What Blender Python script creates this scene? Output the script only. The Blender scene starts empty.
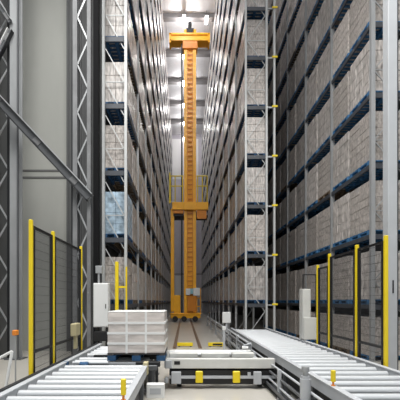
import bpy, math, random
from mathutils import Vector, Matrix
C = bpy.context.scene.collection
S = bpy.context.scene
rnd = random.Random(7)

# ------------------------------------------------------------------ camera
H, F = 1.8, 360.0
cd = bpy.data.cameras.new('camera'); cam = bpy.data.objects.new('camera', cd); C.objects.link(cam)
cam.location = (0, 0, H); cam.rotation_euler = (math.pi/2, 0, 0)
cd.sensor_width = 36; cd.lens = 36*F/400
cd.shift_x = 16/400; cd.shift_y = 101/400
cd.clip_start = .05; cd.clip_end = 300
S.camera = cam
# ------------------------------------------------------------------ world, lamps, exposure
w = bpy.data.worlds.new('world'); S.world = w; w.use_nodes = True
w.node_tree.nodes['Background'].inputs[0].default_value = (.93, .97, 1, 1)
w.node_tree.nodes['Background'].inputs[1].default_value = .55
S.view_settings.view_transform = 'Standard'; S.view_settings.look = 'None'
S.view_settings.exposure = 0.0; S.view_settings.gamma = 1
S.view_settings.use_curve_mapping = False
def area(name, loc, size, power, rot=(0, 0, 0), col=(1, .985, .95), sy=None):
    l = bpy.data.lights.new(name, 'AREA'); l.energy = power; l.color = col
    l.shape = 'RECTANGLE'; l.size = size; l.size_y = sy or size
    o = bpy.data.objects.new(name, l); C.objects.link(o); o.location = loc; o.rotation_euler = rot
    return o
HC = 27.5
area('hall_lamp', (-1.2, 2.0, 14.0), 3.0, 1050, sy=6)
area('hall_lamp', (3.0, 4.0, 14.0), 3.0, 1050, sy=6)
area('hall_lamp', (-4.2, 6.5, 15.0), 1.5, 520, sy=4)
area('aisle_lamp', (0.3, 9, 26.6), 1.2, 800, sy=4)
for i in range(-5, 6):                                # bulbs of the aisle lamps; near ones, without fixtures, added to brighten the crane
    l = bpy.data.lights.new('bulb_and_fill', 'POINT'); l.energy = 230 if i >= -1 else 700; l.shadow_soft_size = .15; l.color = (1, .985, .985)
    o = bpy.data.objects.new('bulb_and_fill', l); C.objects.link(o); o.location = (0, 32.1+4.72*i, HC-1.15)

# ------------------------------------------------------------------ materials
def lin(c):
    c = c/255
    return c/12.92 if c <= .04045 else ((c+.055)/1.055)**2.4
def rgb(r, g, b): return (lin(r), lin(g), lin(b), 1)
def mat(name, col, rough=.5, metal=0, noise=0, scale=(4, 4, 4), bump=0, objrand=0, detail=4, emit=0, spec=.5):
    m = bpy.data.materials.new(name); m.use_nodes = True
    nt = m.node_tree; N = nt.nodes; L = nt.links
    b = N['Principled BSDF']
    b.inputs['Base Color'].default_value = rgb(*col); b.inputs['Roughness'].default_value = rough
    b.inputs['Metallic'].default_value = metal; b.inputs['Specular IOR Level'].default_value = spec
    if emit:
        b.inputs['Emission Color'].default_value = rgb(*col); b.inputs['Emission Strength'].default_value = emit
    if noise or bump or objrand:
        tc = N.new('ShaderNodeTexCoord'); mp = N.new('ShaderNodeMapping'); mp.inputs['Scale'].default_value = scale
        nz = N.new('ShaderNodeTexNoise'); nz.inputs['Scale'].default_value = 1; nz.inputs['Detail'].default_value = detail
        L.new(tc.outputs['Object'], mp.inputs[0]); 
        src = mp.outputs[0]
        if objrand:
            oi = N.new('ShaderNodeObjectInfo'); ad = N.new('ShaderNodeVectorMath'); ad.operation = 'ADD'
            sc = N.new('ShaderNodeVectorMath'); sc.operation = 'SCALE'; sc.inputs[0].default_value = (37, 19, 53)
            L.new(oi.outputs['Random'], sc.inputs['Scale']); L.new(src, ad.inputs[0]); L.new(sc.outputs[0], ad.inputs[1]); src = ad.outputs[0]
        L.new(src, nz.inputs[0])
        mr = N.new('ShaderNodeMapRange'); mr.inputs[1].default_value = .3; mr.inputs[2].default_value = .7
        mr.inputs[3].default_value = 1-noise; mr.inputs[4].default_value = 1+noise
        L.new(nz.outputs[0], mr.inputs[0])
        fac = mr.outputs[0]
        if objrand:
            m2 = N.new('ShaderNodeMapRange'); m2.inputs[3].default_value = 1-objrand; m2.inputs[4].default_value = 1+objrand
            L.new(oi.outputs['Random'], m2.inputs[0])
            mu = N.new('ShaderNodeMath'); mu.operation = 'MULTIPLY'; L.new(fac, mu.inputs[0]); L.new(m2.outputs[0], mu.inputs[1]); fac = mu.outputs[0]
        vm = N.new('ShaderNodeVectorMath'); vm.operation = 'SCALE'; vm.inputs[0].default_value = rgb(*col)[:3]
        L.new(fac, vm.inputs['Scale']); L.new(vm.outputs[0], b.inputs['Base Color'])
        if bump:
            bp = N.new('ShaderNodeBump'); bp.inputs['Strength'].default_value = bump; bp.inputs['Distance'].default_value = .02
            L.new(nz.outputs[0], bp.inputs['Height']); L.new(bp.outputs[0], b.inputs['Normal'])
    return m
M = dict(
    floor=mat('polished_concrete', (186, 182, 174), .32, noise=.07, scale=(.6, .6, .6), detail=6),
    wall=mat('concrete_panel', (172, 173, 168), .8, noise=.06, scale=(.9, .9, .35), detail=6),
    wall_dark=mat('dark_wall_and_shade', (92, 93, 94), .7, noise=.1, scale=(1, 1, .3)),
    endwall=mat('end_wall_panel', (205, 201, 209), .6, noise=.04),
    whitepatch=mat('white_patch', (240, 240, 240), .6),
    joint=mat('joint_grey', (105, 105, 104), .8),
    ceiling=mat('ceiling_sheet', (222, 222, 224), .7, noise=.03),
    ceilbeam=mat('ceiling_beam_grey', (126, 124, 124), .6),
    galv=mat('galvanised_steel', (168, 170, 172), .42, .35, noise=.1, scale=(3, 3, 1)),
    paint=mat('light_grey_paint', (182, 185, 189), .5, noise=.04),
    darksteel=mat('dark_steel', (38, 39, 42), .55, .2),
    midsteel=mat('grey_steel', (96, 98, 101), .5, .3, noise=.08),
    beam=mat('rack_beam_grey', (70, 73, 79), .5, .2, noise=.1),
    rackbright=mat('bright_rack_steel', (184, 186, 186), .45, .2, noise=.06),
    film=mat('stretch_film_grey', (178, 172, 168), .3, noise=.48, scale=(16, 16, 4.0), bump=.5, objrand=.16, detail=6, spec=.6),
    filmwarm=mat('stretch_film_warm', (176, 169, 164), .32, noise=.4, scale=(18, 18, 9), bump=.4, objrand=.16, detail=6, spec=.6),
    filmwhite=mat('stretch_film_white', (204, 196, 191), .3, noise=.24, scale=(2.5, 2.5, 11), bump=.35, detail=5),
    filmblue=mat('stretch_film_blue', (156, 175, 190), .3, noise=.5, scale=(6, 6, 6), bump=.4),
    bluepal=mat('blue_pallet_paint', (38, 78, 116), .7, noise=.25, scale=(8, 8, 8)),
    litpal=mat('lit_blue_pallet_paint', (56, 108, 152), .65, noise=.25, scale=(8, 8, 8)),  # the blue pallet paint, lightened to put stronger light into the colour
    woodpal=mat('pallet_wood', (108, 92, 74), .8, noise=.25, scale=(8, 8, 8)),
    orange=mat('orange_paint', (250, 180, 24), .4, noise=.06, scale=(2, 2, .7)),
    orangedeep=mat('orange_trim_paint', (214, 130, 18), .45, noise=.08),
    yellow=mat('yellow_paint', (236, 208, 30), .45, noise=.04),
    deepblack=mat('matt_black_paint', (20, 20, 22), .85, spec=.15),
    darkwood=mat('dark_deck_board', (62, 60, 60), .8),
    lattice=mat('weathered_lattice_steel', (122, 123, 125), .6, .1, noise=.2, scale=(3, 3, 2)),
    black=mat('black_plastic', (24, 24, 26), .5),
    mesh=mat('black_wire', (40, 41, 44), .5, .2),
    white=mat('white_enamel', (226, 227, 226), .4),
    roller=mat('zinc_roller', (208, 211, 214), .34, .25, noise=.03),
    carpaint=mat('off_white_paint', (206, 206, 202), .45, noise=.05),
    beige=mat('beige_box', (188, 178, 140), .5),
    rail=mat('rusty_rail', (128, 106, 88), .5, .3, noise=.15),
    glowpanel=mat('lamp_diffuser', (255, 244, 240), .5, emit=40),
    cyan=mat('pale_blue_screen', (150, 200, 210), .3),
    text=mat('grey_print', (120, 122, 124), .6),
    copper=mat('orange_cap', (224, 132, 40), .45),
)
# ------------------------------------------------------------------ geometry helpers
class MB:
    def __init__(s): s.v = []; s.f = []; s.mi = []; s.cur = 0; s.sm = []
    def _add(s, vs, fs, smooth=False):
        n = len(s.v); s.v += [tuple(v) for v in vs]
        for f in fs: s.f.append([i+n for i in f]); s.mi.append(s.cur); s.sm.append(smooth)
        return s
    def box(s, x0, x1, y0, y1, z0, z1):
        return s._add([(x0,y0,z0),(x1,y0,z0),(x1,y1,z0),(x0,y1,z0),(x0,y0,z1),(x1,y0,z1),(x1,y1,z1),(x0,y1,z1)],
            [(0,3,2,1),(4,5,6,7),(0,1,5,4),(1,2,6,5),(2,3,7,6),(3,0,4,7)])
    def cbox(s, x0, x1, y0, y1, z0, z1, c=.02):      # box with chamfered edges
        xs, ys, zs = (x0, x1), (y0, y1), (z0, z1); v = []; ix = {}
        for i in (0, 1):
            for j in (0, 1):
                for k in (0, 1):
                    sx, sy, sz = (1, -1)[i], (1, -1)[j], (1, -1)[k]
                    for a in range(3):
                        p = [xs[i]+sx*c, ys[j]+sy*c, zs[k]+sz*c]
                        p[a] = (xs[i], ys[j], zs[k])[a]
                        ix[i, j, k, a] = len(v); v.append(p)
        fs = []
        for i in (0, 1):
            q = lambda l, fl: fs.append(l if fl else l[::-1])
            q([ix[i,0,0,0], ix[i,1,0,0], ix[i,1,1,0], ix[i,0,1,0]], i == 1)
            q([ix[0,i,0,1], ix[0,i,1,1], ix[1,i,1,1], ix[1,i,0,1]], i == 1)
            q([ix[0,0,i,2], ix[1,0,i,2], ix[1,1,i,2], ix[0,1,i,2]], i == 1)
            for j in (0, 1):
                q([ix[i,j,0,0], ix[i,j,1,0], ix[i,j,1,1], ix[i,j,0,1]], (i+j) % 2 == 1)
                q([ix[i,0,j,0], ix[i,1,j,0], ix[i,1,j,2], ix[i,0,j,2]], (i+j) % 2 == 0)
                q([ix[0,i,j,1], ix[1,i,j,1], ix[1,i,j,2], ix[0,i,j,2]], (i+j) % 2 == 1)
                for k in (0, 1):
                    q([ix[i,j,k,0], ix[i,j,k,1], ix[i,j,k,2]], (i+j+k) % 2 == 1)
        return s._add(v, fs)
    def bar(s, p, q, w, h=None, up=(0, 0, 1)):
        p, q = Vector(p), Vector(q); d = (q-p).normalized(); u = Vector(up)
        if abs(d.dot(u)) > .98: u = Vector((0, 1, 0))
        a = d.cross(u).normalized()*w/2; b = a.cross(d).normalized()*(h or w)/2
        vs = [p-a-b, p+a-b, p+a+b, p-a+b, q-a-b, q+a-b, q+a+b, q-a+b]
        return s._add(vs, [(0,1,2,3),(7,6,5,4),(0,4,5,1),(1,5,6,2),(2,6,7,3),(3,7,4,0)])
    def tube(s, p, q, r, n=10, r2=None):
        p, q = Vector(p), Vector(q); d = (q-p).normalized(); u = Vector((0, 0, 1))
        if abs(d.dot(u)) > .98: u = Vector((0, 1, 0))
        a = d.cross(u).normalized(); b = d.cross(a).normalized(); r2 = r if r2 is None else r2
        vs = [p+(a*math.cos(t)+b*math.sin(t))*r for t in [2*math.pi*i/n for i in range(n)]]
        vs += [q+(a*math.cos(t)+b*math.sin(t))*r2 for t in [2*math.pi*i/n for i in range(n)]]
        s._add(vs, [(i, (i+1) % n, n+(i+1) % n, n+i) for i in range(n)], True)
        s._add(vs[:n], [tuple(range(n))[::-1]]); s._add(vs[n:], [tuple(range(n))]); return s
    def path(s, pts, r, n=8):
        for a, b in zip(pts, pts[1:]): s.tube(a, b, r, n)
        return s
    def ibeam(s, x, y, z0, z1, w, d, t=.018):         # vertical H column, flanges facing y
        s.box(x-w/2, x+w/2, y-d/2, y-d/2+t, z0, z1); s.box(x-w/2, x+w/2, y+d/2-t, y+d/2, z0, z1)
        return s.box(x-t/2, x+t/2, y-d/2+t, y+d/2-t, z0, z1)
    def mesh(s, name, *mats):
        m = bpy.data.meshes.new(name); m.from_pydata(s.v, [], s.f)
        for k in mats: m.materials.append(M[k])
        m.polygons.foreach_set('material_index', s.mi); m.polygons.foreach_set('use_smooth', s.sm)
        m.update(); return m
    def build(s, name, *mats, parent=None, loc=None, bevel=0, stuff=False):
        o = bpy.data.objects.new(name, s.mesh(name, *mats)); C.objects.link(o)
        if parent: o.parent = parent
        if loc: o.location = loc
        if stuff: o['kind'] = 'stuff'
        if bevel:
            b = o.modifiers.new('bevel', 'BEVEL'); b.width = bevel; b.segments = 2; b.limit_method = 'ANGLE'
        return o
def tag(o, label, cat, group=None):
    o['label'] = label; o['category'] = cat
    if group: o['group'] = group
    return o
def thing(name, label, cat, loc=(0, 0, 0), group=None):
    o = bpy.data.objects.new(name, None); C.objects.link(o); o.location = loc; o.empty_display_size = .1
    return tag(o, label, cat, group)
def struct(o): o['kind'] = 'structure'; return o
def dup(o, loc, label, parent=None):
    r = o.copy(); C.objects.link(r); r.location = loc
    if label: r['label'] = label
    for ch in list(o.children):
        c = ch.copy(); C.objects.link(c); c.parent = r
        for g in list(ch.children):
            d = g.copy(); C.objects.link(d); d.parent = c
    return r
ORD = ['first','second','third','fourth','fifth','sixth','seventh','eighth','ninth','tenth','eleventh','twelfth','thirteenth','fourteenth','fifteenth','sixteenth']
def near(o): return o

# ------------------------------------------------------------------ the shell
YE = 55.6
struct(MB().box(-7, 8, -3, YE+.3, -.2, 0).build('floor', 'floor'))
m = MB().box(-7, 8, 6, YE+.3, HC, HC+.2)
for i in range(60):
    x = -6.9+i*.25; m.box(x, x+.07, 6, YE, HC-.03, HC)
struct(m.build('ceiling', 'ceiling'))
for i in range(9):
    y = 36.9-4.7*2+4.7*i
    if y < YE-.5: struct(MB().box(-6.9, 7.9, y-.12, y+.12, HC-.5, HC-.03).box(-6.9, 7.9, y-.25, y+.25, HC-.54, HC-.5).build('trim_%d' % (i+1), 'ceilbeam'))
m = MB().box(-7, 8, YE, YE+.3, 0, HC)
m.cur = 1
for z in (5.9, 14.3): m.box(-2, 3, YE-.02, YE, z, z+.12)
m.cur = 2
m.box(-2.2, 2.2, YE-.04, YE, 20.6, HC-.7); m.box(-1.35, -.2, YE-.04, YE, 2.6, 5.7)  # white rectangles high and low on the end wall
struct(m.build('wall_back', 'endwall', 'joint', 'whitepatch'))
m = MB().box(-6.05, -2.9, 13.0, 13.3, 0, HC)
m.cur = 1
for x in (-6.05, -4.28):
    pass
for z in (6.22, 6.47): m.box(-5.9, -4.2, 12.98, 13.0, z, z+.07)
struct(m.build('wall_left', 'wall', 'joint'))
m = MB().box(-4.2, -2.9, 12.9, 13.0, 0, HC)  # painted shade: dark ribbed sheet over the wall behind the lattice column
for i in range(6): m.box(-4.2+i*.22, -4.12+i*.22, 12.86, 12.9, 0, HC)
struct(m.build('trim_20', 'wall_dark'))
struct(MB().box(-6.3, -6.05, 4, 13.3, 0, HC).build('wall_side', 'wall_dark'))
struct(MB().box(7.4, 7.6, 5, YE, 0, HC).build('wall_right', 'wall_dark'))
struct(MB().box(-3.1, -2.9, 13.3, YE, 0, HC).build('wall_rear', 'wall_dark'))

# ceiling lamps
for i in range(-1, 6):
    y = 32.4+4.72*i-.9
    m0 = thing('ceiling_light', 'linear ceiling lamp over the aisle, %s from the near end of its row' % ORD[i+1], 'lamp', (0.0, y, HC-.75), 'aisle ceiling lamps')
    MB().box(-.12, .12, 0, .9, .1, .17).build('housing', 'white', parent=m0)
    MB().box(-.10, .10, .03, .87, 0, .1).build('diffuser', 'glowpanel', parent=m0)
    MB().tube((0, .2, .17), (0, .2, .75), .012, 6).tube((0, .7, .17), (0, .7, .75), .012, 6).build('hanger', 'midsteel', parent=m0)
m0 = thing('ceiling_light', 'single ceiling lamp beside the right rack top, right of the crane mast', 'lamp', (2.0, 31.6, HC-.75), 'aisle ceiling lamps')
MB().box(-.12, .12, 0, .9, .1, .17).build('housing', 'white', parent=m0)
MB().box(-.10, .10, .03, .87, 0, .1).build('diffuser', 'glowpanel', parent=m0)
MB().tube((0, .2, .17), (0, .2, .75), .012, 6).tube((0, .7, .17), (0, .7, .75), .012, 6).build('hanger', 'midsteel', parent=m0)

# ------------------------------------------------------------------ racks
BAY, LV, Z1 = 2.9, 2.1, 1.70
NL = 12
def beam_z(k): return Z1+LV*k                         # top of beam level k
def rack(label, xf, xb, y0, nb, nl, ztop, brt, diag):
    sgn = 1 if xb > xf else -1
    r = thing('pallet_rack', label, 'rack', ((xf+xb)/2, y0, 0))
    cx = (xf+xb)/2; hw = abs(xb-xf)/2
    uw = .08 if brt else .12
    def L(x): return x-cx
    for i in range(nb+1):
        for side, x in ((0, xf), (1, xb)):
            if side == 1 and i > 4 : continue
            a = MB(); px = L(x)-sgn*.0
            x0, x1 = (px, px+sgn*uw) if side == 0 else (px-sgn*uw, px)
            x0, x1 = min(x0, x1), max(x0, x1)
            a.box(x0, x1, i*BAY-.02, i*BAY+.0, .02, ztop); a.box(x0, x0+.02, i*BAY, i*BAY+.1, .02, ztop); a.box(x1-.02, x1, i*BAY, i*BAY+.1, .02, ztop)
            a.box(x0-.03, x1+.03, i*BAY-.04, i*BAY+.13, 0, .02)
            a.build('upright', 'rackbright' if (i == 0 and brt) else 'galv', parent=r)
    # beams: 100 as parts, the rest one mesh
    todo = []
    for i in range(nb):
        for k in range(nl):
            for side in (0, 1):
                x = L(xf)+sgn*.0 if side == 0 else L(xb)
                near_ = (y0+i*BAY) + (2.5 if side else 0) + max(0, k-7)*1.5
                todo.append((near_, i, k, side))
    todo.sort(); rest = MB()
    for n, (q, i, k, side) in enumerate(todo):
        a = MB() if n < 100 else rest
        z = beam_z(k)
        x = L(xf) if side == 0 else L(xb)
        x0, x1 = sorted((x+(sgn*.12 if side == 0 else -sgn*.12), x+(sgn*.17 if side == 0 else -sgn*.17)))
        x0, x1 = (sorted((x, x+sgn*.05)) if side == 0 else sorted((x-sgn*.05, x)))
        a.box(x0, x1, i*BAY+.1, (i+1)*BAY-.02, z-.13, z)
        if n < 100: a.build('beam', 'beam', parent=r)
    if len(todo) > 100: rest.build('beam', 'beam', parent=r, stuff=True)
    # end-frame bracing
    x0, x1 = L(xf)+sgn*.1, L(xb)-sgn*.1
    nbr = int(ztop/1.05)
    for i in range(2):
        for k in range(nbr):
            z = .3+k*1.05
            if i == 0 or k < 12:
                if k % 2 == 0: MB().bar((x0, i*BAY+.05, z), (x1, i*BAY+.05, z), .026, .026).build('strut', 'rackbright' if brt and i == 0 else 'galv', parent=r)
                lo, hi = (x0, x1)
                if diag == 1 : lo, hi = (x0, x1)
                if diag == 0 and k % 2: lo, hi = hi, lo
                MB().bar((lo, i*BAY+.05, z), (hi, i*BAY+.05, z+1.05), .028, .026, up=(0, 1, 0)).build('brace', 'rackbright' if brt and i == 0 else 'galv', parent=r)
    # end beam cross ties at levels
    for k in range(nl):
        MB().box(min(x0, x1), max(x0, x1), -.015, .03, beam_z(k)-.16, beam_z(k)-.01).build('end_tie', 'beam' , parent=r)
    return r
XL0, XL1, YL = -1.79, -2.57, 11.3
XR0, XR1, YR = 2.59, 3.55, 15.3
XB0, XB1, YB = 5.56, 6.68, 10.7
NBL, NBR, NBB = 15, 13, 5
rack('tall grey steel pallet rack lining the left side of the aisle', XL0, XL1, YL, NBL, NL, 26.5, True, 1)
rack('tall grey steel pallet rack lining the right side of the crane aisle', XR0, XR1, YR, NBR, NL, 26.5, True, 0)
rr = bpy.data.objects['pallet_rack.001']
qx = 3.84-(XR0+XR1)/2
MB().box(qx-.04, qx+.04, -.02, 0, .02, 26.5).box(qx-.04, qx-.02, 0, .1, .02, 26.5).box(qx+.02, qx+.04, 0, .1, .02, 26.5).box(qx-.08, qx+.08, -.05, .13, 0, .02).build('upright', 'rackbright', parent=rr)
for k in range(11):
    MB().box((XR1-XR0)/2, qx-.04, -.01, .04, beam_z(k)-.1, beam_z(k)-.04).build('spacer_tie', 'galv', parent=rr)
    q = MB().cbox(qx-.1, qx+.13, -.05, -.02, beam_z(k)-.08, beam_z(k)-.0, .006).build('level_marker', 'yellow', parent=rr); q['label'] = 'yellow level marker plate'
rack('nearest pallet rack on the far right, behind the yellow posted fence', XB0, XB1, YB, NBB, 10, 22.6, False, 0)

# ---- pallet loads
def pallet_mb(dx, dy, m=None, ox=0, oy=0, oz=0, simple=False):
    m = m or MB()
    if simple:
        m.box(ox-dx/2, ox+dx/2, oy-dy/2, oy+dy/2, oz+.1, oz+.145)
        for t in (-1, 0, 1): m.box(ox-dx/2, ox+dx/2, oy+t*(dy/2-.07)-.07, oy+t*(dy/2-.07)+.07, oz, oz+.1)
        return m
    for i in range(7):
        y = -dy/2+i*(dy-.1)/6; m.box(-dx/2, dx/2, y, y+.1, .122, .145)
    for t in (-1, 0, 1):
        m.box(t*(dx/2-.05)-.05, t*(dx/2-.05)+.05, -dy/2, dy/2, .1, .122)
        m.box(t*(dx/2-.05)-.05, t*(dx/2-.05)+.05, -dy/2, dy/2, 0, .02)
        for u in (-1, 0, 1):
            cx, cy = t*(dx/2-.05), u*(dy/2-.07)
            m.box(cx-.05, cx+.05, cy-.07, cy+.07, .02, .1)
    return m
def goods_mb(dx, dy, h, nx, ny, nz, seed):
    r = random.Random(seed); m = MB(); z = .145
    for k in range(nz):
        for i in range(nx):
            for j in range(ny):
                e = r.uniform(0, .012); x0 = -dx/2+i*dx/nx; y0 = -dy/2+j*dy/ny
                m.cbox(x0+.003+(e if i == 0 else 0), x0+dx/nx-.003-(e if i == nx-1 else 0), y0+.003+(e if j == 0 else 0), y0+dy/ny-.003-(e if j == ny-1 else 0), z+k*h/nz, z+(k+1)*h/nz-.002, .010)
    return m
PAL = {}
def variants(dx, dy, hs):
    out = []
    for n, (h, nx, ny, nz, mt) in enumerate(hs):
        out.append((goods_mb(dx, dy, h, nx, ny, nz, n+31).mesh('wrapped_goods', mt), h))
    pb = pallet_mb(dx, dy).mesh('pallet', 'litpal' if dx > 1 else 'bluepal'); pw = pallet_mb(dx, dy).mesh('pallet', 'woodpal')
    return out, pb, pw
GRP = {'L': 'wrapped pallet loads in the left aisle rack', 'R': 'wrapped pallet loads in the right aisle rack', 'B': 'wrapped pallet loads behind the right fence'}
VL = variants(.74, 1.24, [(1.32, 2, 3, 4, 'film'), (1.36, 2, 2, 5, 'filmwarm'), (1.28, 2, 3, 3, 'film')])
VR = variants(.86, 1.24, [(1.50, 2, 3, 4, 'film'), (1.56, 2, 2, 5, 'filmwarm'), (1.46, 2, 3, 3, 'film')])
VB = variants(1.08, 1.26, [(1.54, 2, 3, 5, 'film'), (1.5, 2, 2, 6, 'filmwarm'), (1.46, 3, 3, 4, 'film')])
FLOORH = .94
cands = []
def cand(code, V, xf, xb, y0, nb, nl, nlmax, blue):
    cx = (xf+xb)/2
    for i in range(nb):
        for s in (0, 1):
            y = y0+i*BAY+.1+.69+s*1.39
            for k in range(-1 if code == 'B' else 0, nlmax):
                z = 0.0 if k < 0 else beam_z(k)
                if z > H+301*(y+.8)/F+1.0: continue
                X = abs(xf); ya, yb = y-.62, y+.62
                h = 1.5
                area_ = X*F*(1/ya-1/yb)*h*F/y + (abs(xb-xf)*h*(F/ya)**2 if (i == 0 and s == 0) else 0)
                if z > H+290*ya/F: area_ *= .1
                if k < 0: area_ *= .5
                cands.append((area_, code, V, cx, y, z, i, s, k, (i == 0 and s == 0) or rnd.random() < blue, rnd.randrange(3)))
cand('L', VL, XL0, XL1, YL, NBL, NL, NL, .35)
cand('R', VR, XR0, XR1, YR, NBR, NL, NL, .45)
cand('B', VB, XB0, XB1, YB, NBB, 10, 10, .85)
cands.sort(key=lambda c: -c[0])
WHERE = {'L': 'left aisle rack', 'R': 'right aisle rack', 'B': 'rack behind right fence'}
rest = MB()
for n, (a, code, V, cx, y, z, i, s, k, blue, vi) in enumerate(cands):
    vs, pb, pw = V
    g, h = vs[vi]
    if n < 300:
        lev = 'on floor' if k < 0 else ORD[k]+' beam level'
        side = 'nearer one' if s == 0 else 'farther one'
        if code == 'L' and i == 0 and s == 0 and k == 1:
            lab = 'load with blue film in the front end of the left aisle rack'
        else:
            lab = 'wrapped pallet load, %s, %s, %s bay, %s' % (WHERE[code], lev, ORD[i], side)
        o = thing('pallet_load', lab, 'pallet load', (cx, y, z), GRP[code])
        p = bpy.data.objects.new('pallet', pb if blue else pw); C.objects.link(p); p.parent = o
        if code == 'L' and i == 0 and s == 0 and k == 1:
            g = goods_mb(.74, 1.24, 1.34, 2, 3, 4, 77).mesh('wrapped_goods', 'filmblue')
        w_ = bpy.data.objects.new('wrapped_goods', g); C.objects.link(w_); w_.parent = o
        if k < 0 and code != 'L':
            w_.scale = (1, 1, FLOORH*1.36/(h+.145)); w_.location.z = .145*(1-w_.scale.z)
    else:
        dx = {'L': .74, 'R': .86, 'B': 1.08}[code]
        if k < 0: h = 1.2
        rest.cur = 1 if blue else 2
        pallet_mb(dx, 1.24, rest, cx, y, z, simple=True)
        rest.cur = 0
        for t in range(3):
            rest.box(cx-dx/2, cx+dx/2, y-.62+t*.4133, y-.62+(t+1)*.4133-.012, z+.145, z+.145+h)
rest.build('pallet_load', 'film', 'bluepal', 'woodpal', stuff=True)
r_ = bpy.data.objects[bpy.data.objects[-1].name]
for o in C.objects:
    if o.get('kind') == 'stuff' and o.parent is None:
        tag(o, 'remaining wrapped pallet loads deep and high in the racks', 'pallet loads')

# ------------------------------------------------------------------ the stacker crane
cr = thing('stacker_crane', 'tall orange stacker crane with ladder mast standing in the aisle', 'crane', (0, 30.9, 0))
MX0, MX1 = 0.0, 1.03
MB().box(MX0, MX0+.26, -.3, .3, .5, 24.9).box(MX1-.26, MX1, -.3, .3, .5, 24.9).box(MX0+.26, MX1-.26, -.16, .2, .5, 24.9).build('mast', 'orange', parent=cr)
m = MB().box(MX0+.29, MX0+.33, -.30, -.26, .8, 24.7).box(MX1-.33, MX1-.29, -.30, -.26, .8, 24.7)
for i in range(58): m.box(MX0+.29, MX1-.29, -.30, -.25, 1.0+i*.41, 1.09+i*.41)
m.build('ladder', 'orangedeep', parent=cr)
MB().cbox(-1.2, 2.15, -.35, .35, 23.95, 24.35).box(-1.2, 2.15, -.45, .45, 24.35, 24.5).box(-1.25, -1.1, -.45, .45, 23.7, 24.5).box(2.05, 2.2, -.45, .45, 23.7, 24.5).box(-1.2, 2.15, -.45, .45, 23.85, 23.97).build('top_beam', 'orange', parent=cr)
MB().box(.2, .83, -.3, .3, 24.5, 25.0).tube((.5, -.2, 25.0), (.5, -.2, 25.5), .16, 12).tube((.5, .2, 25.0), (.5, .2, 25.5), .16, 12).build('guide_wheel', 'darksteel', parent=cr)
MB().cbox(MX0-.12, MX1+.12, -.42, .42, 23.2, 23.85, .03).build('mast_head', 'orangedeep', parent=cr)
# carriage
zc = 1.8+(301-206)/11.65
MB().cbox(-1.0, MX0, -.55, -.25, zc-.45, zc+.2).cbox(MX1, 2.05, -.55, -.25, zc-.45, zc+.2).cbox(MX0, MX1, -.55, -.31, zc-.45, zc+.2).build('carriage_beam', 'orange', parent=cr)
MB().box(-1.0, 2.05, .25, 1.5, zc-.9, zc-.72).box(-.9, -.02, -.4, .9, zc-.95, zc-.55).box(MX1+.02, 1.9, -.4, .9, zc-.95, zc-.55).build('load_fork', 'darksteel', parent=cr)
MB().box(-.9, -.05, -.5, -.3, zc-.75, zc-.5).build('fork_bracket', 'orangedeep', parent=cr)
MB().box(1.1, 1.9, -.5, -.3, zc-1.2, zc-.5).build('fork_bracket', 'orangedeep', parent=cr)
m = MB()
for z in (zc+1.55, zc+2.4): 
    m.tube((-1.15, -.5, z), (MX0-.02, -.5, z), .05, 8).tube((MX1+.02, -.5, z), (1.95, -.5, z), .05, 8)
for x in (-1.15, -.75, -.12, 1.15, 1.55, 1.95): m.tube((x, -.5, zc+.15 if x < 1.9 and x > -1 else zc+.15), (x, -.5, zc+2.4), .045, 8)
m.build('platform_railing', 'yellow', parent=cr)
MB().box(-1.25, -1.15, -.5, -.35, zc+.1, zc+2.7).build('railing_post', 'yellow', parent=cr)
MB().cbox(-1.13, -.83, -.3, .0, .9, zc-.3).build('side_post', 'orange', parent=cr)
MB().cbox(-.86, -.3, -.28, .2, .75, 2.3, .03).build('drive_housing', 'orange', parent=cr)
MB().box(-.25, -.12, -.1, .1, .7, 23.9).build('cable_chain', 'darksteel', parent=cr)
MB().cbox(-1.15, 1.4, -.35, .35, .32, .78, .03).box(-1.2, 1.45, -.42, .42, .66, .74).build('base_beam', 'orange', parent=cr)
for x in (-.75, .0, .95):
    MB().tube((x, -.4, .28), (x, .3, .28), .24, 16).box(x-.2, x+.2, -.3, .3, .25, .4).build('wheel', 'black', parent=cr)
bx = MB().box(1.08, 1.13, -.35, .3, .7, 2.9).box(1.38, 1.44, -.35, .3, .7, 2.9)
for z in (1.3, 2.0, 2.25): bx.box(1.08, 1.44, -.35, -.3, z, z+.09)
bx.build('service_frame', 'orange', parent=cr)
MB().cbox(.15, .52, -.55, -.32, 2.3, 2.85).cbox(.78, 1.35, -.55, -.3, 2.25, 2.9).build('switch_box', 'white', parent=cr)
MB().box(.53, .77, -.5, -.31, 2.4, 2.85).build('display', 'cyan', parent=cr)
MB().box(.3, 1.05, -.5, -.31, .95, 2.2).build('control_cabinet', 'orangedeep', parent=cr)
# crane rails and end buffers
for x, lab in ((-.36, 'left brown crane rail set in the aisle floor'), (.62, 'right brown crane rail set in the aisle floor')):
    tag(MB().box(x-.07, x+.07, 13.6, 54, 0, .015).box(x-.025, x+.025, 13.6, 54, .015, .05).build('crane_rail', 'rail'), lab, 'rail', 'crane rails')
for x0, x1, lab in ((-.27, .35, 'yellow end stop bar on the floor between the crane rails'), (.95, 1.55, 'yellow end stop bar with black band right of the rails')):
    b = thing('end_stop', lab, 'end stop', ((x0+x1)/2, 14.2, 0)); hw = (x1-x0)/2
    MB().cbox(-hw, hw, -.06, .06, .03, .16, .01).build('bar', 'yellow', parent=b)
    MB().box(-hw+.05, -hw+.12, -.05, .05, 0, .03).box(hw-.12, hw-.05, -.05, .05, 0, .03).build('foot', 'darksteel', parent=b)
    if x0 > .5: MB().box(-.12, .25, -.065, -.06, .06, .13).build('black_band', 'black', parent=b)

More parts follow.
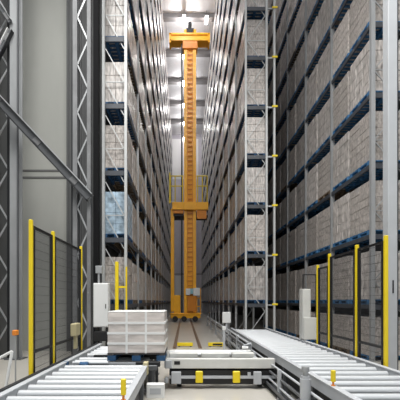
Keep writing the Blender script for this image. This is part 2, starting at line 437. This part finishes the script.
# ------------------------------------------------------------------ roller conveyors
ZR = .65
def conveyor(label, x0, x1, ya, yb, pitch, yright, yskip=None, inner='right'):
    c = thing('roller_conveyor', label, 'conveyor', ((x0+x1)/2, ya, 0)); hw = (x1-x0)/2; Ln = yb-ya
    def rail(s, y0, y1):
        m = MB(); a, b = sorted((s*(hw-.06), s*hw))
        m.box(a, b, y0-ya, y1-ya, ZR-.13, ZR+.03); e0, e1 = sorted((s*(hw-.13), s*(hw-.06)))
        m.box(e0, e1, y0-ya, y1-ya, ZR-.13, ZR-.11)
        m.box(min(s*(hw-.075), s*(hw+.015)), max(s*(hw-.075), s*(hw+.015)), y0-ya, y1-ya, ZR+.03, ZR+.045)
        return m.build('side_rail', 'paint', parent=c)
    rail(-1, ya, yb if inner == 'right' else yright); rail(1, ya, yright if inner == 'right' else yb)
    n = int(Ln/pitch)
    rm = MB().tube((-hw+.07, 0, 0), (hw-.07, 0, 0), .058, 14).tube((-hw+.05, 0, 0), (hw-.05, 0, 0), .014, 8).mesh('roller', 'roller')
    for i in range(n):
        y = .15+i*pitch
        if yskip and any(abs(ya+y-q) < .13 for q in yskip): continue
        o = bpy.data.objects.new('roller', rm); C.objects.link(o); o.parent = c; o.location = (0, y, ZR-.058)
    k = int(Ln/1.6)+1
    for i in range(k):
        for s in (-1, 1):
            y = .3+i*1.55
            if ya+y > yb-.1: continue
            MB().box(s*(hw-.05)-.04, s*(hw-.05)+.04, y-.04, y+.04, .02, ZR-.13).box(s*(hw-.05)-.08, s*(hw-.05)+.08, y-.09, y+.09, 0, .02).build('leg', 'midsteel', parent=c)
        if ya+y <= yb-.1: MB().box(-hw+.05, hw-.05, y-.03, y+.03, .28, .34).build('cross_member', 'midsteel', parent=c)
    MB().box(-hw+.06, hw-.06, .1, Ln-.1, ZR-.19, ZR-.17).box(-hw+.06, -hw+.08, .1, Ln-.1, ZR-.42, ZR-.19).box(hw-.08, hw-.06, .1, min(Ln, yright-ya)-.1, ZR-.42, ZR-.19).build('drip_pan', 'darksteel', parent=c)
    return c
cl = conveyor('left roller conveyor with white rollers running beside the left fence', -2.2, -.64, 3.9, 9.4, .30, 6.3, (6.82, 7.68))
cx_ = (-2.2-.64)/2
MB().cbox(.72, .80, 2.25, 2.40, ZR-.12, ZR+.1, .01).build('end_bracket', 'beige', parent=cl)
m = MB(); m.cbox(.8, 1.1, 2.0, 2.12, .2, .44, .012); m.cur = 1; m.box(.86, 1.04, 1.995, 2.0, .27, .37); m.cur = 2
m.box(.74, .8, 2.03, 2.09, .3, .34)
m.build('junction_box', 'white', 'paint', 'midsteel', parent=cl)
# black fence-side guard
MB().box(-.86, -.80, 0, 5.5, ZR+.02, ZR+.06).build('guide_strip', 'darksteel', parent=cl)
crr = conveyor('right roller conveyor running beside the right fence toward the right rack', 1.92, 3.40, 3.6, 14.9, .36, 14.9)
# cable tray and pipes along its aisle side
for x, z, r in ((-.86, .5, .02), (-.9, .36, .025), (-.92, .22, .02)):
    MB().tube((x, .1, z), (x, 11.2, z), r, 8).build('conduit', 'paint' if z != .36 else 'midsteel', parent=crr)
MB().box(-.98, -.78, .1, 11.2, .08, .1).box(-.98, -.96, .1, 11.2, .08, .16).build('cable_tray', 'midsteel', parent=crr)
for i in range(5): MB().box(-.96, -.9, .6+i*2.3, .66+i*2.3, .0, .55).build('conduit_post', 'paint', parent=crr)

# yellow markers on conveyors
def marker(label, x, y, z0, h):
    t = thing('marker_post', label, 'marker post', (x, y, z0), 'yellow conveyor markers')
    MB().cbox(-.028, .028, -.02, .02, h*.25, h, .006).build('reflector', 'yellow', parent=t)
    MB().tube((0, 0, 0), (0, 0, h*.27), .014, 8).tube((0, 0, 0), (0, 0, .01), .03, 10).build('stem', 'copper', parent=t)
marker('small yellow marker on orange stem on the left conveyor edge', -.673, 4.0, ZR+.045, .24)
marker('small yellow marker on the right conveyor edge at the bottom', 1.948, 4.7, ZR+.045, .2)
# grey motor on post by right conveyor
t = thing('drive_motor', 'grey cylindrical geared motor standing against the right conveyor side', 'motor', (1.72, 5.1, 0))
MB().tube((0, 0, .38), (0, 0, .70), .075, 16).tube((0, 0, .70), (0, 0, .74), .06, 16).build('motor_body', 'paint', parent=t)
MB().tube((0, 0, .74), (0, 0, .86), .035, 12).tube((0, 0, .80), (0, 0, .87), .055, 12).build('motor_cap', 'galv', parent=t)
MB().tube((-.02, 0, .42), (.13, 0, .42), .05, 10).cbox(-.1, .1, -.08, .08, .30, .40, .015).build('gearbox', 'midsteel', parent=t)
MB().tube((0, 0, .02), (0, 0, .3), .03, 8).box(-.08, .08, -.08, .08, 0, .02).build('stand', 'midsteel', parent=t)

# ------------------------------------------------------------------ transfer car
YC = 7.35; 
tc = thing('transfer_car', 'low white transfer car with yellow bumpers between the two conveyors', 'shuttle', (0, YC, 0))
XA, XZ = -.40, 1.86
MB().cbox(XA+.05, XZ, 0, .14, .42, .62, .01).build('front_beam', 'carpaint', parent=tc)
MB().cbox(XA+.05, XZ-.25, 1.25, 1.37, .42, .62, .01).build('rear_beam', 'carpaint', parent=tc)
MB().box(XA+.05, XA+.2, .14, 1.25, .42, .6).box(XZ-.4, XZ-.3, .14, 1.25, .42, .6).box(.7, .8, .14, 1.25, .42, .58).build('side_frame', 'paint', parent=tc)
for i, (x0, x1) in enumerate(((-.32, .3), (.36, .98), (1.02, 1.5))):
    MB().cbox(x0, x1, .3, .46, .585, .7, .02).tube((x0+.02, .62, .62), (x1-.02, .62, .62), .05, 12).build('roller_cover', 'carpaint', parent=tc)
for i in range(5):
    MB().tube((XA+.2, .72+i*.12, .60), (XZ-.4, .72+i*.12, .60), .04, 12).build('deck_roller', 'roller', parent=tc)
MB().box(XA+.1, XZ+.02, .03, .2, .28, .38).box(XA+.1, XZ+.02, .03, .2, .12, .2).build('bumper_strip', 'black', parent=tc)
MB().box(XA+.1, XZ+.02, .0, .04, .215, .27).build('middle_bar', 'paint', parent=tc)
MB().box(XA+.1, XZ, .1, .24, .08, .42).build('chassis', 'darksteel', parent=tc)
for x in (.31, 1.07): MB().cbox(x-.075, x+.075, -.03, .03, .13, .37, .015).build('bumper_block', 'yellow', parent=tc)
MB().cbox(1.42, 1.58, -.03, .04, .1, .36, .01).box(1.3, 1.36, -.02, .03, .22, .34).build('scanner', 'paint', parent=tc)
MB().cbox(XA, XA+.16, -.02, .12, .42, .6, .02).cbox(XA, XA+.08, -.02, .12, .12, .24, .02).cbox(XA+.14, XA+.34, -.03, .03, .11, .36, .01).build('end_bracket', 'paint', parent=tc)
MB().box(XA+.2, XA+.32, -.005, 0, .5, .57).build('sensor_window', 'black', parent=tc)
for x in (-.1, 1.6):
    for y in (.3, 1.2): MB().tube((x-.05, y, .1), (x+.05, y, .1), .1, 16).box(x-.03, x+.03, y-.04, y+.04, .1, .45).build('wheel', 'black', parent=tc)
MB().tube((-.36, .2, .62), (-.36, .2, .74), .035, 10).tube((-.36, .2, .70), (-.36, .2, .76), .05, 10).build('photo_sensor', 'carpaint', parent=tc)

# ------------------------------------------------------------------ chain transfer and its load
ch = thing('chain_transfer', 'dark chain transfer under the white wrapped pallet by the left conveyor', 'conveyor', (-1.2, 7.3, 0))
for y in (-.48, 0.38):
    MB().cbox(-.72, .75, y-.05, y+.05, .56, .655, .01).build('chain_strand', 'darksteel', parent=ch)
MB().cbox(-.78, .70, -.6, -.55, .50, .6, .01).build('front_beam', 'midsteel', parent=ch)
for x in (-.55, .62):
    for y in (-.48, .38): MB().box(x-.03, x+.03, y-.03, y+.03, 0, .56).build('leg', 'midsteel', parent=ch)
MB().tube((-.85, -.66, .66), (-.2, -.66, .66), .03, 10).build('end_roller', 'roller', parent=ch)
MB().tube((-1.0, -.72, .64), (-.92, -.72, .64), .06, 12).build('blue_motor', 'bluepal', parent=ch)
MB().tube((-.7, -.72, .64), (-.55, -.72, .64), .05, 12).build('blue_motor', 'bluepal', parent=ch)
MB().box(-.5, .3, -.62, -.6, .62, .66).build('sensor_bar', 'paint', parent=ch)

pl = thing('pallet_load', 'white wrapped carton load on a blue pallet beside the left conveyor', 'pallet load', (-.91, 7.35, .66))
pm = MB(); dx, dy = 1.1, 1.0
for i in range(7):
    yy = -dy/2+i*(dy-.1)/6; pm.box(-dx/2, dx/2, yy, yy+.1, .122, .145)
for t in (-1, 0, 1): pm.box(t*(dx/2-.05)-.05, t*(dx/2-.05)+.05, -dy/2, dy/2, .1, .122)
pm.cur = 1
for t in (-1, 0, 1):
    cx = t*(dx/2-.08); pm.box(cx-.08, cx+.08, -dy/2, dy/2, 0, .02)
    for u in (-1, 0, 1): cy = u*(dy/2-.07); pm.box(cx-.08, cx+.08, cy-.07, cy+.07, .02, .1)
pm.build('pallet', 'darkwood', 'bluepal', parent=pl)
r = random.Random(3); gm = MB()
for k in range(4):
    for i in range(3):
        for j in range(2):
            e = r.uniform(0, .012); hh = .195
            gm.cbox(-dx/2+i*dx/3+.002+e*(i == 0), -dx/2+(i+1)*dx/3-.002-e*(i == 2), -dy/2+j*dy/2+.002+e, -dy/2+(j+1)*dy/2-.002-e, .145+k*hh, .145+(k+1)*hh-.002, .012)
gm.build('wrapped_goods', 'filmwhite', parent=pl)
MB().cbox(-dx/2+.01, dx/2-.01, -dy/2+.01, dy/2-.01, .925, .945, .006).build('top_sheet', 'white', parent=pl)
for x in (-dx/6, dx/6): MB().box(x-.02, x+.02, -dy/2-.004, -dy/2+.02, .145, .93).build('strap', 'white', parent=pl)
for k in range(1, 4): MB().box(-dx/2-.002, dx/2+.002, -dy/2-.003, dy/2+.002, .145+k*.195-.03, .145+k*.195+.012).build('film_band', 'white', parent=pl)

# ------------------------------------------------------------------ fences
def fence(label, posts, ztop, w, end_lower=None):
    x = posts[0][0]
    f = thing('safety_fence', label, 'fence', (x, posts[0][1], 0))
    x_, y_ = posts[0]
    for i, (px, py) in enumerate(posts):
        zt = ztop-(end_lower or 0) if (i == len(posts)-1 and end_lower) else ztop
        MB().cbox(px-x_-w/2, px-x_+w/2, py-y_-w/2, py-y_+w/2, .015, zt, .008).box(px-x_-.09, px-x_+.09, py-y_-.07, py-y_+.07, 0, .015).build('post', 'yellow', parent=f)
    for (xa, a), (xb, b) in zip(posts, posts[1:]):
        a, b = a-y_+w/2+.03, b-y_-w/2-.03; zt = ztop-.08-(end_lower or 0)*(1 if (xb, b+y_+w/2+.03) == posts[-1] else 0)
        fr = MB()
        for y in (a+.03, b-.03): fr.box(-.02, .02, y-.03, y+.03, .15, zt)
        for z in (.15, .95, zt-.04): fr.box(-.02, .02, a+.06, b-.06, z, z+.04)
        p = fr.build('panel_frame', 'black', parent=f)
        m = MB(); y = a+.04
        while y < b-.04: m.box(-.002, .002, y-.0025, y+.0025, .17, zt-.03); y += .036
        z = .25
        while z < zt-.04: m.box(-.003, .003, a+.04, b-.04, z-.002, z+.002); z += .15
        m.build('wire_mesh', 'mesh', parent=p)
    return f
XFL, XFR = -2.45, 3.55
lf = fence('left safety fence with yellow posts and black wire mesh beside conveyor', [(XFL, 5.76), (XFL, 6.73), (XFL, 8.56)], 3.1, .058)
rf = fence('right safety fence with four yellow posts and black wire mesh', [(XFR, 6.33), (XFR, 7.39), (XFR, 8.78), (XFR, 9.55)], 2.95, .062, .2)
m = thing('fence_post', 'lone yellow post with side stem left of the wrapped pallet load', 'post', (-2.05, 11.0, 0))
MB().cbox(-.05, .05, -.05, .05, .015, 3.0, .01).box(-.1, .1, -.1, .1, 0, .015).build('post', 'yellow', parent=m)
MB().tube((.28, .05, 0), (.28, .05, 2.85), .03, 8).box(.03, .28, .03, .07, 2.2, 2.26).build('side_stem', 'yellow', parent=m)
t = thing('junction_box', 'beige box hanging on the left fence mesh', 'box', (XFL+.045, 7.78, 1.05))
MB().cbox(.0, .12, -.17, .17, 0, .27, .015).build('enclosure', 'beige', parent=t)
MB().cbox(.03, .09, -.06, .06, -.28, 0, .01).build('cable_duct', 'beige', parent=t)
t = thing('push_button', 'orange push button box left of the first yellow fence post', 'switch', (-2.55, 5.45, 0))
MB().cbox(-.035, .03, -.05, .05, 1.28, 1.36, .01).build('button_box', 'copper', parent=t)
MB().box(-.008, .008, -.008, .008, .01, 1.28).box(-.06, .05, -.05, .05, 0, .01).build('stand', 'galv', parent=t)

# cabinets
t = thing('control_cabinet', 'white control cabinet on a stand left of the wrapped pallet', 'cabinet', (-2.23, 9.75, 0))
MB().cbox(-.2, .2, -.12, .16, 1.1, 2.28, .015).build('body', 'white', parent=t)
d = MB().cbox(-.185, .185, -.135, -.12, 1.12, 2.26, .006).build('door', 'white', parent=t)
MB().box(.13, .15, -.15, -.135, 1.6, 1.72).build('handle', 'darksteel', parent=d)
MB().cbox(-.19, .19, -.1, .14, .72, .98, .015).build('lower_box', 'black', parent=t)
MB().box(-.17, -.12, -.02, .04, 0, 1.1).box(.12, .17, -.02, .04, 0, 1.1).box(-.2, .2, -.06, .08, 0, .015).build('stand', 'darksteel', parent=t)
MB().tube((-.08, 0, 2.28), (-.08, 0, 2.75), .03, 8).cbox(-.16, .02, -.05, .05, 2.55, 2.75, .01).build('cable_gland', 'galv', parent=t)
t = thing('control_cabinet', 'white stepped control cabinet in front of the right fence end', 'cabinet', (3.56, 10.2, 0))
MB().cbox(-.23, .0, -.1, .2, .72, 2.14, .015).build('tall_box', 'carpaint', parent=t)
MB().cbox(-.215, .22, -.16, -.1, .72, 1.34, .012).build('lower_box', 'carpaint', parent=t)
MB().box(-.17, -.12, -.02, .04, 0, .72).box(.12, .17, -.13, -.1, 0, .72).box(-.2, .2, -.14, .08, 0, .015).build('stand', 'midsteel', parent=t)
fr = MB()
fr.tube((-.17, .05, 2.14), (-.17, .05, 2.55), .018, 8).tube((-.17, .05, 2.55), (.2, .05, 2.55), .018, 8).tube((.2, .05, 1.3), (.2, .05, 2.55), .018, 8)
fr.box(.19, .21, -.11, .06, 1.2, 1.32)
fr.build('pipe_frame', 'black', parent=t)
# ------------------------------------------------------------------ guard rails along the aisle floor
t = thing('guard_rail', 'low grey guard rail with posts along the right rack foot', 'guard rail', (1.72, 9.4, 0))
for y in (0, 2.2, 4.4, 6.6, 10, 13.5, 17):
    MB().box(-.04, .04, y-.04, y+.04, .015, .72).box(-.1, .1, y-.1, y+.1, 0, .015).build('post', 'paint', parent=t)
for z, mt in ((.68, 'paint'), (.5, 'midsteel'), (.3, 'paint')):
    MB().tube((0, -.05, z), (0, 17.1, z), .03, 8).build('rail', mt, parent=t)
MB().path([(0, -.05, .68), (-.22, -.35, .68), (-.22, -.35, .02)], .03, 8).build('end_bend', 'paint', parent=t)
t = thing('cable_trough', 'dark floor cable trough between the guard rail and right conveyor', 'cable trough', (1.82, 8.9, 0))
MB().box(-.05, .06, 0, 6.3, 0, .12).box(-.05, -.035, 0, 6.3, .12, .2).build('trough', 'darksteel', parent=t)
for i in range(4): MB().box(-.055, .065, .4+i*1.7, .46+i*1.7, .0, .26).build('bracket', 'paint', parent=t)
t = thing('sensor_post', 'pale sensor post with round head behind the transfer car right end', 'sensor', (1.52, 9.0, 0))
MB().box(-.035, .035, -.035, .035, .015, .66).box(-.09, .09, -.08, .08, 0, .015).build('post', 'paint', parent=t)
MB().tube((-.07, 0, .62), (.07, 0, .62), .05, 12).build('head', 'white', parent=t)
t = thing('sensor_post', 'slim pale sensor post nearest the yellow banded end stop', 'sensor', (1.40, 12.6, 0))
MB().box(-.035, .035, -.035, .035, .015, .85).box(-.09, .09, -.08, .08, 0, .015).build('post', 'paint', parent=t)
MB().cbox(-.06, .06, -.05, .05, .78, .92, .01).build('head', 'white', parent=t)
t = thing('control_box', 'small white box on a post beside the far end of the right conveyor', 'box', (1.84, 15.6, 0))
MB().cbox(-.18, .18, -.08, .08, .85, 1.32, .015).build('enclosure', 'white', parent=t)
MB().box(-.04, .04, -.04, .04, .015, .85).box(-.1, .1, -.08, .08, 0, .015).build('post', 'paint', parent=t)

# ------------------------------------------------------------------ steel frame on the left, columns
t = thing('steel_column', 'pale H section steel column at the left edge', 'column', (-5.22, 11.2, 0))
MB().ibeam(0, 0, .03, HC, .26, .3, .03).build('shaft', 'galv', parent=t)
MB().box(-.25, .25, -.25, .25, 0, .03).build('base_plate', 'midsteel', parent=t)
MB().box(.11, .15, -.20, -.151, .03, HC).build('cable_duct', 'midsteel', parent=t)
t = thing('lattice_column', 'grey lattice column with zigzag bars beside the left rack', 'column', (-3.05, 10.9, 0))
MB().box(-.30, -.17, -.07, .07, .02, HC).build('chord', 'lattice', parent=t); MB().box(.13, .24, -.07, .07, .02, HC).build('chord', 'lattice', parent=t)
MB().box(-.37, -.32, .02, .07, .02, HC).box(-.155, -.125, .02, .07, .02, HC).build('edge_strip', 'darksteel', parent=t)
MB().box(-.4, .34, -.15, .15, 0, .02).build('base_plate', 'midsteel', parent=t)
z = .3; k = 0
while z < 14:
    a, b = (-.17, .15) if k % 2 == 0 else (.15, -.17)
    MB().bar((a, -.02, z), (b, -.02, z+.72), .045, .03, up=(0, 1, 0)).build('zigzag_bar', 'galv', parent=t); z += .72; k += 1
t = thing('steel_column', 'black box column standing against the left rack end', 'column', (-2.64, 10.85, 0))
MB().cbox(-.075, .075, -.09, .09, .02, HC, .01).box(-.11, .11, -.12, .12, 0, .02).build('shaft', 'deepblack', parent=t)
t = thing('steel_column', 'light grey square column rising behind the last right fence post', 'column', (4.035, 7.05, 0))
MB().cbox(-.09, .09, -.1, .1, .02, 20, .01).build('shaft', 'paint', parent=t)
MB().box(-.2, .2, -.2, .2, 0, .02).build('base_plate', 'midsteel', parent=t)
MB().box(-.012, .012, -.11, -.1, 1.95, 2.2).build('slot_plate', 'darksteel', parent=t)
MB().cbox(.09, .17, .0, .1, .02, 20, .01).build('cable_duct', 'darksteel', parent=t)
# braces
def brace(label, p, q, wd, fl='galv'):
    t = thing('diagonal_brace', label, 'brace', p); q = Vector(q)-Vector(p)
    n = Vector((0, 0, 1)); d = q.normalized(); up = (n-d*d.dot(n)).normalized()*(wd*.46)
    MB().bar((0, 0, 0), q, wd*.12, wd*.9).build('web', 'midsteel', parent=t)
    MB().bar(up, q+up, wd*.9, wd*.12).build('flange', fl, parent=t)  # paler top flange paints in the lit upper edge
    MB().bar(-up, q-up, wd*.9, wd*.14).build('flange', 'darksteel', parent=t)  # darker lower flange paints in the shaded underside
    for f_ in (.12, .5, .85):
        c_ = q*f_; MB().bar(c_-d*.12+Vector((0, -wd*.1, 0)), c_+d*.12+Vector((0, -wd*.1, 0)), wd*.1, wd*.6).build('splice_plate', 'lattice', parent=t)
brace('long diagonal steel brace running down from the left edge to lattice column', (-5.86, 10.6, 8.15), (-2.78, 10.6, 4.85), .26)
brace('short bright brace rising to the pale column at upper left', (-6.0, 10.96, 8.6), (-5.28, 10.96, 10.05), .16, 'white')
brace('dark diagonal brace above the bright one at the top left corner', (-6.0, 10.96, 11.4), (-5.3, 10.96, 10.3), .14)
t = thing('lattice_column', 'dark lattice column at the extreme left edge of the hall', 'column', (-5.72, 11.25, 0))
MB().box(-.3, -.2, -.06, .06, .02, HC).build('chord', 'midsteel', parent=t); MB().box(.22, .3, -.06, .06, .02, HC).build('chord', 'darksteel', parent=t)
MB().box(-.32, .32, -.12, .12, 0, .02).build('base_plate', 'midsteel', parent=t)
z = .3; k = 0
while z < 14:
    a, b = (-.22, .24) if k % 2 == 0 else (.24, -.22)
    MB().bar((a, 0, z), (b, 0, z+.8), .05, .03, up=(0, 1, 0)).build('zigzag_bar', 'galv', parent=t); z += .8; k += 1
# tubular stand at bottom left
t = thing('tubular_guard', 'white leaning tube guard at the bottom left corner', 'guard', (-2.6, 5.15, 0))
MB().path([(.14, 0, 1.08), (-.02, -.05, .02)], .022, 10).path([(.14, 0, 1.08), (-.2, 0, .9)], .02, 10).path([(-.2, 0, .9), (-.28, -.05, .02)], .022, 10).build('frame', 'white', parent=t)
MB().box(-.08, .05, -.1, .03, 0, .02).box(-.34, -.22, -.1, .03, 0, .02).build('foot', 'darksteel', parent=t)
